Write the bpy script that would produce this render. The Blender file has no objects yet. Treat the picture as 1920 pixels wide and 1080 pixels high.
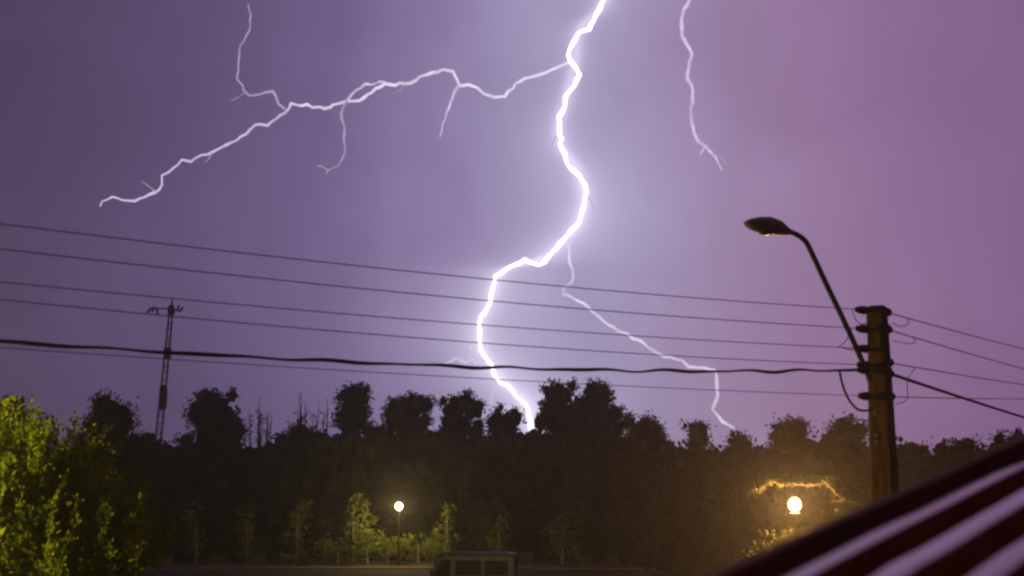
import bpy, math, numpy as np
from mathutils import Vector, Matrix
R = math.radians
SC = bpy.context.scene
COL = SC.collection

# ------------------------------------------------------------------ camera
F = 2638.0                      # focal length in pixels of the 1920 px wide photograph
PITCH = R(8.73)
EYE = Vector((0, 0, 5.0))
cd = bpy.data.cameras.new('camera'); cam = bpy.data.objects.new('camera', cd); COL.objects.link(cam)
cd.sensor_width = 36.0; cd.lens = 36.0 * F / 1920.0
cd.clip_start = 0.05; cd.clip_end = 9000
cam.location = EYE; cam.rotation_euler = (math.pi / 2 + PITCH, 0, 0)
cd.dof.use_dof = True; cd.dof.focus_distance = 60; cd.dof.aperture_fstop = 2.1
SC.camera = cam
SC.view_settings.view_transform = 'Standard'; SC.view_settings.look = 'None'
SC.view_settings.exposure = 0; SC.view_settings.gamma = 1; SC.view_settings.use_curve_mapping = False
cy = SC.cycles
cy.use_denoising = True
cy.max_bounces = 5; cy.diffuse_bounces = 2; cy.glossy_bounces = 2; cy.transmission_bounces = 3
cy.transparent_max_bounces = 6; cy.volume_bounces = 1
cy.sample_clamp_indirect = 2.0; cy.sample_clamp_direct = 12.0
cy.filter_width = 2.5
try: SC.render.filter_size = 2.5
except Exception: pass

def s2l(c):
    return tuple(((v / 255 + 0.055) / 1.055) ** 2.4 if v > 10 else v / 255 / 12.92 for v in c)

# ------------------------------------------------------------------ world: storm cloud lit from inside by the flash, town glow to the east
w = bpy.data.worlds.new('World'); SC.world = w; w.use_nodes = True
nt = w.node_tree; nt.nodes.clear()
def N(t, **k):
    n = nt.nodes.new(t)
    for a, b in k.items(): setattr(n, a, b)
    return n
def M(op, a, b=None, c=None):
    n = N('ShaderNodeMath', operation=op)
    for i, v in enumerate((a, b, c)):
        if v is None: continue
        if isinstance(v, (int, float)): n.inputs[i].default_value = v
        else: nt.links.new(v, n.inputs[i])
    return n.outputs[0]
tc = N('ShaderNodeTexCoord'); sx = N('ShaderNodeSeparateXYZ'); nt.links.new(tc.outputs['Generated'], sx.inputs[0])
az = M('MULTIPLY', M('ARCTAN2', sx.outputs[0], sx.outputs[1]), 180 / math.pi)
el = M('MULTIPLY', M('ARCSINE', sx.outputs[2]), 180 / math.pi)
# slow cloud unevenness
mp = N('ShaderNodeMapping'); mp.inputs['Scale'].default_value = (5, 5, 7); nt.links.new(tc.outputs['Generated'], mp.inputs[0])
nz = N('ShaderNodeTexNoise'); nz.inputs['Scale'].default_value = 1.0; nz.inputs['Detail'].default_value = 4; nz.inputs['Roughness'].default_value = .45
nt.links.new(mp.outputs[0], nz.inputs['Vector'])
azn = M('ADD', az, M('MULTIPLY', M('SUBTRACT', nz.outputs['Fac'], .5), 6.0))
fac = M('DIVIDE', M('ADD', azn, 60), 120.0)
cr = N('ShaderNodeValToRGB'); nt.links.new(fac, cr.inputs[0])
AZ = [(-60, (50, 41, 62)), (-30, (68, 56, 82)), (-20, (80, 66, 97)), (-14, (94, 78, 114)), (-8, (111, 95, 136)), (-3, (139, 124, 165)),
      (1.5, (161, 149, 187)), (5, (159, 147, 184)), (8, (156, 135, 171)), (11.5, (150, 120, 158)), (16, (142, 109, 149)), (21, (130, 97, 138)), (32, (92, 66, 102)), (60, (46, 37, 56))]
rp = cr.color_ramp
while len(rp.elements) < len(AZ): rp.elements.new(.5)
for e, (a, c) in zip(rp.elements, AZ):
    e.position = (a + 60) / 120; e.color = (*s2l(c), 1)
# the channel's azimuth against elevation, from the traced bolt
fc = N('ShaderNodeFloatCurve')
MAIN = [(1140,-60),(1137,-25),(1132,0),(1118,27),(1105,54),(1085,62),(1073,84),(1066,105),(1077,124),(1087,140),(1077,159),(1064,175),(1058,202),(1048,218),
        (1048,253),(1054,280),(1066,311),(1087,330),(1097,346),(1099,363),(1095,385),(1087,414),(1065,440),(1044,465),(1027,484),(1010,497),(997,492),(984,486),
        (963,497),(942,510),(929,518),(923,542),(916,572),(906,589),(898,606),(899,631),(901,657),(912,674),(923,689),(929,708),(938,718),(952,723),(963,736),
        (976,750),(989,765),(993,793),(1001,830),(996,885)]
def azel(px, py):
    xc, yc = (px - 960) / F, (540 - py) / F
    x, y, z = xc, math.cos(PITCH) - yc * math.sin(PITCH), math.sin(PITCH) + yc * math.cos(PITCH)
    return math.degrees(math.atan2(x, y)), math.degrees(math.atan2(z, math.hypot(x, y)))
pts = sorted(((azel(*p)[1], azel(*p)[0]) for p in MAIN[2::3]), key=lambda q: q[0])
cv = fc.mapping.curves[0]
for e_, a_ in pts[1:]: cv.points.new((e_ + 5) / 30, (a_ + 10) / 20)
cv.points[0].location = (0.0, (pts[0][1] + 10) / 20); cv.points[-1].location = (1.0, (pts[-1][1] + 10) / 20)
fc.mapping.update()
nt.links.new(M('DIVIDE', M('ADD', el, 5), 30.0), fc.inputs['Value'])
a0 = M('SUBTRACT', M('MULTIPLY', fc.outputs[0], 20.0), 10.0)
d = M('ABSOLUTE', M('SUBTRACT', az, a0))
def lor(s): return M('DIVIDE', 1.0, M('ADD', 1.0, M('POWER', M('DIVIDE', d, s), 2.0)))
low = M('SMOOTH_MIN', M('MAXIMUM', M('DIVIDE', M('SUBTRACT', 17.0, el), 17.0), 0.0), 1.0, .1)      # cloud glow is stronger low down
g = M('ADD', M('MULTIPLY', lor(.28), .42), M('MULTIPLY', lor(1.6), M('ADD', .02, M('MULTIPLY', low, .46))))
gc = N('ShaderNodeMixRGB', blend_type='ADD'); gc.inputs[0].default_value = 1
gm = N('ShaderNodeVectorMath', operation='SCALE'); gm.inputs[0].default_value = (.93, .87, 1.0); nt.links.new(g, gm.inputs['Scale'])
nt.links.new(cr.outputs[0], gc.inputs[1]); nt.links.new(gm.outputs[0], gc.inputs[2])
mp2 = N('ShaderNodeMapping'); mp2.inputs['Scale'].default_value = (16, 16, 9); nt.links.new(tc.outputs['Generated'], mp2.inputs[0])
nz2 = N('ShaderNodeTexNoise'); nz2.inputs['Scale'].default_value = 1.0; nz2.inputs['Detail'].default_value = 7; nz2.inputs['Roughness'].default_value = .55; nz2.inputs['Distortion'].default_value = .6
nt.links.new(mp2.outputs[0], nz2.inputs['Vector'])
cl_ = N('ShaderNodeVectorMath', operation='SCALE'); nt.links.new(gc.outputs[0], cl_.inputs[0]); nt.links.new(M('ADD', .86, M('MULTIPLY', nz2.outputs['Fac'], .28)), cl_.inputs['Scale'])
bg = N('ShaderNodeBackground'); bg.inputs[1].default_value = 1.0
nt.links.new(cl_.outputs[0], bg.inputs[0])
wo = N('ShaderNodeOutputWorld'); nt.links.new(bg.outputs[0], wo.inputs[0])

# ------------------------------------------------------------------ helpers
def ray(px, py):
    xc, yc = (px - 960) / F, (540 - py) / F
    return Vector((xc, math.cos(PITCH) - yc * math.sin(PITCH), math.sin(PITCH) + yc * math.cos(PITCH)))
def at(px, py, D):
    r = ray(px, py); return EYE + r * (D / r.y)
MPP = lambda D: D / F           # metres for a pixel at distance D

def tag(o, label=None, cat=None, group=None, kind=None):
    if label: o['label'] = label
    if cat: o['category'] = cat
    if group: o['group'] = group
    if kind: o['kind'] = kind
    return o
def empty(name, loc, rz=0, label=None, cat=None, group=None):
    o = bpy.data.objects.new(name, None); COL.objects.link(o)
    o.location = loc; o.rotation_euler = (0, 0, rz); o.empty_display_size = .2
    return tag(o, label, cat, group)
class MB:
    def __init__(s): s.v = []; s.f = []
    def add(s, v, f):
        b = len(s.v); s.v += [tuple(p) for p in v]; s.f += [tuple(i + b for i in q) for q in f]; return s
    def box(s, c, size, m=None):
        x, y, z = (k / 2 for k in size)
        v = [Vector((a * x, b * y, e * z)) for a in (-1, 1) for b in (-1, 1) for e in (-1, 1)]
        if m is not None: v = [m @ p for p in v]
        v = [p + Vector(c) for p in v]
        return s.add(v, [(0, 1, 3, 2), (4, 6, 7, 5), (0, 4, 5, 1), (2, 3, 7, 6), (0, 2, 6, 4), (1, 5, 7, 3)])
    def tube(s, pts, rad, n=8, cap=True):
        pts = [Vector(p) for p in pts]
        if isinstance(rad, (int, float)): rad = [rad] * len(pts)
        up = None; rings = []
        for i, p in enumerate(pts):
            t = (pts[min(i + 1, len(pts) - 1)] - pts[max(i - 1, 0)]).normalized()
            if up is None:
                up = t.orthogonal().normalized()
            up = (up - t * up.dot(t)).normalized(); b = t.cross(up)
            rings.append([p + (up * math.cos(2 * math.pi * k / n) + b * math.sin(2 * math.pi * k / n)) * rad[i] for k in range(n)])
        v = [q for r in rings for q in r]; f = []
        for i in range(len(pts) - 1):
            for k in range(n):
                k2 = (k + 1) % n
                f.append((i * n + k, i * n + k2, (i + 1) * n + k2, (i + 1) * n + k))
        if cap: f += [tuple(range(n - 1, -1, -1)), tuple((len(pts) - 1) * n + k for k in range(n))]
        return s.add(v, f)
    def lathe(s, prof, c, axis=(0, 0, 1), n=16):
        """prof: (radius, height) pairs along the axis"""
        ax = Vector(axis).normalized(); u = ax.orthogonal().normalized(); w_ = ax.cross(u); c = Vector(c)
        v = [c + ax * h + (u * math.cos(2 * math.pi * k / n) + w_ * math.sin(2 * math.pi * k / n)) * max(r, 1e-4) for r, h in prof for k in range(n)]
        f = [(i * n + k, i * n + (k + 1) % n, (i + 1) * n + (k + 1) % n, (i + 1) * n + k) for i in range(len(prof) - 1) for k in range(n)]
        f += [tuple(range(n - 1, -1, -1)), tuple((len(prof) - 1) * n + k for k in range(n))]
        return s.add(v, f)
    def build(s, name, mat, parent=None, smooth=False, bevel=0, local=None):
        """vertices are world coordinates; local = matrix of the parent to subtract"""
        v = s.v
        if local is not None:
            inv = local.inverted(); v = [tuple(inv @ Vector(p)) for p in v]
        me = bpy.data.meshes.new(name); me.from_pydata(v, [], s.f); me.materials.append(mat); me.update()
        if smooth: me.polygons.foreach_set('use_smooth', [True] * len(me.polygons))
        o = bpy.data.objects.new(name, me); COL.objects.link(o)
        if parent: o.parent = parent
        if bevel:
            b = o.modifiers.new('b', 'BEVEL'); b.width = bevel; b.segments = 2; b.limit_method = 'ANGLE'
        return o
def np_obj(name, V, Q, mat, parent=None):
    V = np.asarray(V, dtype=np.float32).reshape(-1, 3); Q = np.asarray(Q, dtype=np.int32).reshape(-1, 4)
    me = bpy.data.meshes.new(name)
    me.vertices.add(len(V)); me.vertices.foreach_set('co', V.ravel())
    me.loops.add(Q.size); me.loops.foreach_set('vertex_index', Q.ravel())
    me.polygons.add(len(Q)); me.polygons.foreach_set('loop_start', np.arange(0, Q.size, 4, dtype=np.int32))
    me.materials.append(mat); me.update(calc_edges=True)
    o = bpy.data.objects.new(name, me); COL.objects.link(o)
    if parent: o.parent = parent
    return o
def copy_tree(o, parent=None):
    c = o.copy(); COL.objects.link(c); c.parent = parent
    for ch in list(o.children): copy_tree(ch, c)
    return c

# ------------------------------------------------------------------ materials
def mat(name, col, rough=.7, var=.3, scale=4.0, metal=0, bump=0, col2=None, spec=.5, stretch=(1, 1, 1)):
    m = bpy.data.materials.new(name); m.use_nodes = True; t = m.node_tree; p = t.nodes['Principled BSDF']
    p.inputs['Roughness'].default_value = rough; p.inputs['Metallic'].default_value = metal; p.inputs['Specular IOR Level'].default_value = spec
    c = t.nodes.new('ShaderNodeTexCoord'); mpn = t.nodes.new('ShaderNodeMapping'); mpn.inputs['Scale'].default_value = stretch
    t.links.new(c.outputs['Object'], mpn.inputs[0])
    n = t.nodes.new('ShaderNodeTexNoise'); n.inputs['Scale'].default_value = scale; n.inputs['Detail'].default_value = 6
    t.links.new(mpn.outputs[0], n.inputs['Vector'])
    r = t.nodes.new('ShaderNodeValToRGB'); t.links.new(n.outputs['Fac'], r.inputs[0])
    a = col2 or tuple(v * (1 - var) for v in col); b = col if col2 else tuple(min(1, v * (1 + var)) for v in col)
    r.color_ramp.elements[0].position = .32; r.color_ramp.elements[1].position = .68
    r.color_ramp.elements[0].color = (*a, 1); r.color_ramp.elements[1].color = (*b, 1)
    t.links.new(r.outputs[0], p.inputs['Base Color'])
    if bump:
        bn = t.nodes.new('ShaderNodeBump'); bn.inputs['Strength'].default_value = bump; bn.inputs['Distance'].default_value = .02
        t.links.new(n.outputs['Fac'], bn.inputs['Height']); t.links.new(bn.outputs[0], p.inputs['Normal'])
    return m
def leaf_mat(name, c1, c2, scale=1.5, trans=.35):
    m = bpy.data.materials.new(name); m.use_nodes = True; t = m.node_tree; t.nodes.clear()
    o = t.nodes.new('ShaderNodeOutputMaterial'); mx = t.nodes.new('ShaderNodeMixShader'); mx.inputs[0].default_value = trans
    df = t.nodes.new('ShaderNodeBsdfDiffuse'); tr = t.nodes.new('ShaderNodeBsdfTranslucent')
    c = t.nodes.new('ShaderNodeTexCoord'); n = t.nodes.new('ShaderNodeTexNoise'); n.inputs['Scale'].default_value = scale; n.inputs['Detail'].default_value = 3
    t.links.new(c.outputs['Object'], n.inputs['Vector'])
    r = t.nodes.new('ShaderNodeValToRGB'); r.color_ramp.elements[0].position = .35; r.color_ramp.elements[1].position = .65
    r.color_ramp.elements[0].color = (*c1, 1); r.color_ramp.elements[1].color = (*c2, 1)
    t.links.new(n.outputs['Fac'], r.inputs[0])
    for q in (df, tr): t.links.new(r.outputs[0], q.inputs['Color'])
    t.links.new(df.outputs[0], mx.inputs[1]); t.links.new(tr.outputs[0], mx.inputs[2]); t.links.new(mx.outputs[0], o.inputs['Surface'])
    return m
def emit(name, col, strength, sampled=True):
    m = bpy.data.materials.new(name); m.use_nodes = True; t = m.node_tree; t.nodes.clear()
    o = t.nodes.new('ShaderNodeOutputMaterial'); e = t.nodes.new('ShaderNodeEmission')
    e.inputs[0].default_value = (*col, 1); e.inputs[1].default_value = strength
    t.links.new(e.outputs[0], o.inputs['Surface'])
    if not sampled:                                        # the channel does not burn evenly along its length
        c = t.nodes.new('ShaderNodeTexCoord'); n = t.nodes.new('ShaderNodeTexNoise'); n.inputs['Scale'].default_value = .045; n.inputs['Detail'].default_value = 3
        mr = t.nodes.new('ShaderNodeMapRange'); mr.inputs[1].default_value = .3; mr.inputs[2].default_value = .7; mr.inputs[3].default_value = strength * .78; mr.inputs[4].default_value = strength * 1.25
        t.links.new(c.outputs['Object'], n.inputs['Vector']); t.links.new(n.outputs['Fac'], mr.inputs[0]); t.links.new(mr.outputs[0], e.inputs[1])
    m.cycles.emission_sampling = 'FRONT' if sampled else 'NONE'
    return m
MT = dict(
    grass=mat('grass_ground', (.045, .05, .022), .9, col2=(.03, .028, .016), scale=.7, bump=.4),
    asphalt=mat('asphalt', (.035, .035, .036), .95, .3, 1.5, bump=.2, spec=.12),
    verge=mat('verge_soil', (.085, .068, .04), .95, .35, 2.0, bump=.3, spec=.12),
    kerb=mat('kerb_concrete', (.28, .27, .25), .85, .2, 3),
    bark=mat('bark', (.04, .03, .022), .9, .4, 6, bump=.5, stretch=(1, 1, .2)),
    palebark=mat('pale_bark', (.22, .19, .14), .85, .35, 6, bump=.3, stretch=(1, 1, .3)),
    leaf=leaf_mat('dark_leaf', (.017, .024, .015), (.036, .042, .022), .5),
    leafwarm=leaf_mat('lamp_tinted_leaf', (.045, .024, .013), (.08, .042, .018), .5),  # warm brown of the lamp light put into the leaf colour
    lit=leaf_mat('lit_young_leaf', (.09, .12, .022), (.17, .20, .035), .8),  # leaf colour raised to add to the verge lamp's brightness
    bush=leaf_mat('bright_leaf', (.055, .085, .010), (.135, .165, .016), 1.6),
    garden=leaf_mat('garden_leaf', (.020, .022, .012), (.036, .036, .018), 3.0),
    pole=mat('weathered_pole', (.17, .078, .026), .85, .45, 5, bump=.5, stretch=(3, 3, .5)),
    steel=mat('galvanised_steel', (.16, .14, .13), .55, .25, 8, metal=.6),
    dark=mat('dark_iron', (.035, .03, .03), .6, .3, 8),
    porcelain=mat('brown_porcelain', (.10, .045, .03), .3, .2, 10),
    cable=mat('black_cable', (.08, .07, .09), .7, .2, 10),
    wire=mat('aluminium_wire', (.26, .23, .27), .6, .2, 10, metal=.5),
    head=mat('lamp_housing', (.42, .26, .2), .55, .25, 12),
    glass=mat('lamp_glass', (.10, .085, .07), .4, .1, 4),
    tile=mat('painted_roofing', (.36, .07, .008), .13, .3, 7, bump=.08, spec=.75),
    board=mat('verge_board', (.28, .07, .016), .8, .35, 5, bump=.2, stretch=(1, .2, 1)),
    wall=mat('rendered_wall', (.33, .29, .24), .9, .15, 3, bump=.3),
    plate=mat('metal_tag', (.55, .5, .4), .35, .1, 6, metal=.7),
    van=mat('van_paint', (.07, .09, .2), .22, .06, 2),
    vanroof=mat('van_roof_paint', (.03, .03, .035), .5, .2, 3),
    rubber=mat('rubber', (.02, .02, .02), .85, .2, 6),
    windowglass=mat('window_glass', (.012, .013, .016), .08, .1, 3),
    mast=mat('mast_steel', (.14, .125, .14), .6, .25, 1, metal=.4),
)

def wet_flats(m, n):
    """rain lies on the flat pans and crests of the sheets and runs off their steep sides"""
    t = m.node_tree; p = t.nodes['Principled BSDF']
    g_ = t.nodes.new('ShaderNodeNewGeometry'); dt = t.nodes.new('ShaderNodeVectorMath'); dt.operation = 'DOT_PRODUCT'; dt.inputs[1].default_value = n
    t.links.new(g_.outputs['Normal'], dt.inputs[0])
    mr = t.nodes.new('ShaderNodeMapRange'); mr.inputs[1].default_value = .80; mr.inputs[2].default_value = .975; mr.interpolation_type = 'SMOOTHSTEP'; t.links.new(dt.outputs['Value'], mr.inputs[0])
    sp = t.nodes.new('ShaderNodeMapRange'); sp.inputs[3].default_value = .12; sp.inputs[4].default_value = .75; t.links.new(mr.outputs[0], sp.inputs[0])
    rg = t.nodes.new('ShaderNodeMapRange'); rg.inputs[3].default_value = .55; rg.inputs[4].default_value = .13; t.links.new(mr.outputs[0], rg.inputs[0])
    t.links.new(mr.outputs[0], p.inputs['Coat Weight']); t.links.new(sp.outputs[0], p.inputs['Specular IOR Level']); t.links.new(rg.outputs[0], p.inputs['Roughness'])
    p.inputs['Coat Roughness'].default_value = .07; p.inputs['Coat IOR'].default_value = 1.7

# ------------------------------------------------------------------ ground, car park, verge
def sheet(name, x0, x1, y0, y1, z, m):
    b = MB().add([(x0, y0, z), (x1, y0, z), (x1, y1, z), (x0, y1, z)], [(0, 1, 2, 3)])
    return tag(b.build(name, m), kind='structure')
sheet('ground', -2500, 2500, -2500, 2500, 0, MT['grass'])
sheet('road', -180, 180, 58, 111, .004, MT['asphalt'])
sheet('verge', -180, 180, 111.25, 121, .01, MT['verge'])
kb = MB()
kr = tag(MB().box((0, 111.125, .03), (360, .25, .14)).build('kerb', MT['kerb']), kind='structure')

# ------------------------------------------------------------------ house roof in the foreground
VP = ray(2750, 450).normalized()                       # up-slope direction of the tile courses
dU = VP; hU = Vector((dU.x, dU.y, 0)).normalized()
eL = Vector((-hU.y, hU.x, 0))                          # towards the verge
nU = eL.cross(dU) * -1
if nU.z < 0: nU = -nU
H = .545
O = EYE - nU * H
wet_flats(MT['tile'], tuple(nU))
def rp_(s, t, k=0): return O + eL * s + dU * t + nU * k
PW, AMP = .176, .027                                   # wave pitch and half height of the sheets; k = 0 is the crest level
EDGE = 1.235
SW, SLN = PW * 4, 9.4
T0 = -1.5; NR, NC = 1, 5
garage = empty('outbuilding', (rp_(0, 3).x, rp_(0, 3).y, 0), 0, 'low outbuilding with a glossy red brown corrugated roof, below the utility pole', 'building')
garage_m = Matrix.Translation(garage.location)
basis = Matrix((-eL, dU, nU)).transposed().to_4x4()
def hexa(s0, s1, t0, t1, k0, k1, mb):
    c8 = [rp_(s, t, k) for s in (s0, s1) for t in (t0, t1) for k in (k0, k1)]
    return mb.add(c8, [(0, 1, 3, 2), (4, 6, 7, 5), (0, 4, 5, 1), (2, 3, 7, 6), (0, 2, 6, 4), (1, 5, 7, 3)])
roof = hexa(EDGE - .06, EDGE - NC * SW + .05, T0 + .06, T0 + NR * SLN - .05, -.16, -.083, MB()).build('roof', MT['board'], garage, local=garage_m)
def sheet_mesh(seed):
    rg = np.random.RandomState(seed); ny = 60; v = []; f = []
    ph = [0, .010, .020, .028, .031, .033, .047, .049, .054, .07]; ph = sorted(ph + [PW - p for p in ph[1:]] + [PW / 2])
    xs = [x for x in sorted(.115 + (k - 2) * PW + p for k in range(8) for p in ph) if 0 <= x <= SW + .05]; nx = len(xs)
    dent = [(rg.uniform(0, SW), rg.uniform(0, SLN), rg.uniform(-.007, .006), rg.uniform(.06, .16)) for _ in range(110)]
    for jj in range(ny):
        y = SLN * jj / (ny - 1)
        for ii in range(nx):
            x = xs[ii]
            ph_ = abs(((x - .115) / PW + .5) % 1 - .5) * PW; q_ = min(1, max(0, (ph_ - .031) / .018)); z = -.074 * q_ - .06 * min(ph_, .03) ** 2 / .03
            z += sum(a * math.exp(-((x - a_) ** 2 + (y - b_) ** 2) / w_ ** 2) for a_, b_, a, w_ in dent)
            v.append((x, y, z))
    n0 = len(v); v += [(x, y, z - .003) for x, y, z in v]
    for jj in range(ny - 1):
        for ii in range(nx - 1):
            a = jj * nx + ii; f.append((a, a + 1, a + nx + 1, a + nx))
    for ii in range(nx - 1): f.append((n0 + ii, n0 + ii + 1, ii + 1, ii))
    for jj in range(ny - 1): f.append((jj * nx, (jj + 1) * nx, n0 + (jj + 1) * nx, n0 + jj * nx))
    me = bpy.data.meshes.new('roof_sheet'); me.from_pydata(v, [], f); me.materials.append(MT['tile']); me.update()
    k = (ny - 1) * (nx - 1); me.polygons.foreach_set('use_smooth', [True] * k + [False] * (len(f) - k))
    return me
sms = [sheet_mesh(k) for k in range(5)]; rs = np.random.RandomState(3)
for c in range(NC):
    for r in range(NR):
        o = bpy.data.objects.new('roof_sheet', sms[(c * 3 + r * 2) % 5]); COL.objects.link(o); o.parent = roof
        p = rp_(EDGE - SW * c + rs.uniform(-.004, .004), T0 + SLN * r + rs.uniform(-.015, .015), .003 * (NC - c) + rs.uniform(0, .003))
        o.matrix_local = garage_m.inverted() @ (Matrix.Translation(p) @ basis @ Matrix.Rotation(rs.uniform(-.006, .006), 4, 'Z'))
hexa(EDGE - .045, EDGE - .012, T0 + .03, T0 + NR * SLN - .02, -.26, .046, MB()).build('verge_board', MT['board'], roof, local=garage_m, bevel=.006)
wl = MB()
def wallbox(s0, s1, t0, t1):
    top = [rp_(s, t, -.163) for s, t in ((s0, t0), (s1, t0), (s1, t1), (s0, t1))]
    bot = [Vector((p.x, p.y, 0)) for p in top]
    wl.add(bot + top, [(0, 1, 5, 4), (1, 2, 6, 5), (2, 3, 7, 6), (3, 0, 4, 7), (4, 5, 6, 7), (3, 2, 1, 0)])
wallbox(EDGE - .25, EDGE - NC * SW + .2, T0 + .3, T0 + NR * SLN - .2)
wl.build('wall', MT['wall'], garage, local=garage_m)

# ------------------------------------------------------------------ foliage
def unit(rng, n):
    v = rng.normal(size=(n, 3)); return v / np.linalg.norm(v, axis=1, keepdims=True)
def leaf_quads(c, a, L, W, rng):
    """c centres, a unit axes, L lengths, W widths -> pointed, slightly folded leaves"""
    n = len(c); r = unit(rng, n); b = np.cross(a, r); b /= np.linalg.norm(b, axis=1, keepdims=True) + 1e-9
    nn = np.cross(a, b); L = np.asarray(L).reshape(-1, 1) * np.ones((n, 1)); W = np.asarray(W).reshape(-1, 1) * np.ones((n, 1))
    V = np.stack([c, c + a * L * .45 + b * W * .5 + nn * W * .18, c + a * L, c + a * L * .45 - b * W * .5 + nn * W * .18], axis=1)
    return V.reshape(-1, 3)
def crown_leaves(rng, blobs, per_m2, leaf, clump=.45, up=.25):
    """blobs (x,y,z,rx,ry,rz). Leaves gather in clumps on and in the blobs, so the outline stays ragged."""
    out = []
    for x, y, z, rx, ry, rz in blobs:
        area = 4 * math.pi * ((rx * ry) ** 1.6 / 3 + (rx * rz) ** 1.6 / 3 + (ry * rz) ** 1.6 / 3) ** (1 / 1.6)
        ncl = max(6, int(area * 1.1 / clump ** 2 / 2.2))
        u = unit(rng, ncl); rad = rng.uniform(.5, 1.06, ncl) ** .5
        cc = u * rad[:, None] * np.array([rx, ry, rz]) + np.array([x, y, z])
        m = max(4, int(per_m2 * area / ncl))
        ci = np.repeat(np.arange(ncl), m)
        cs = rng.uniform(.5, 1.25, ncl)[ci]
        p = cc[ci] + rng.normal(size=(len(ci), 3)) * clump * .36 * cs[:, None] * np.array([1, 1, .8])
        ax = unit(rng, len(ci)) + u[ci] * .5 + np.array([0, 0, up]); ax /= np.linalg.norm(ax, axis=1, keepdims=True)
        out.append(leaf_quads(p, ax, leaf * rng.uniform(.7, 1.3, len(ci)), leaf * .62 * rng.uniform(.7, 1.2, len(ci)), rng))
    return np.concatenate(out)
def cores(rng, blobs, k):
    """lumpy inner masses of twigs and leaves, so that a crown does not look like confetti"""
    out = []; nu, nv = 12, 7
    for x, y, z, rx, ry, rz in blobs:
        th = np.linspace(.05, math.pi - .05, nv); ph = np.arange(nu) * 2 * math.pi / nu; r = k * rng.uniform(.72, 1.12, (nv, nu))
        P = np.stack([np.sin(th)[:, None] * np.cos(ph) * rx * r + x, np.sin(th)[:, None] * np.sin(ph) * ry * r + y, np.cos(th)[:, None] * np.ones(nu) * rz * r + z], -1)
        Q = np.roll(P, -1, axis=1)
        out.append(np.stack([P[:-1], P[1:], Q[1:], Q[:-1]], axis=2).reshape(-1, 3))
    return np.concatenate(out)
def leaf_obj(name, V, m, parent): return np_obj(name, V, np.arange(len(V)), m, parent)

def limbs(rng, h, crown, r0, nl, bark, parent, lean=0, n=7):
    """tapered trunk with limbs reaching into the crown blobs (local coordinates)"""
    mb = MB(); top = Vector((lean, 0, h))
    P = [Vector((lean * q ** 1.5 + rng.normal() * .04 * h * .2, rng.normal() * .02 * h * .3, h * q)) if q else Vector((0, 0, -.1)) for q in (0, .15, .3, .5, .7, .88, 1)]
    mb.tube(P, [r0 * k for k in (1.25, 1, .88, .7, .5, .3, .1)], n)
    for i in range(nl):
        b = crown[rng.randint(len(crown))]; q = rng.uniform(.25, .8)
        st = P[0].lerp(top, q); k = min(5, max(1, int(q * 6))); st = P[k]
        u = unit(rng, 1)[0]; e = Vector((b[0] + u[0] * b[3] * .75, b[1] + u[1] * b[4] * .75, max(st.z + .1, b[2] + u[2] * b[5] * .7)))
        mid = st.lerp(e, .5) + Vector((0, 0, -.08 * (e - st).length)); rr = r0 * .42 * (1.1 - q)
        mb.tube([st, mid, e], [rr, rr * .6, rr * .12], 5)
    return mb.build('trunk', bark, parent, smooth=True)
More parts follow.
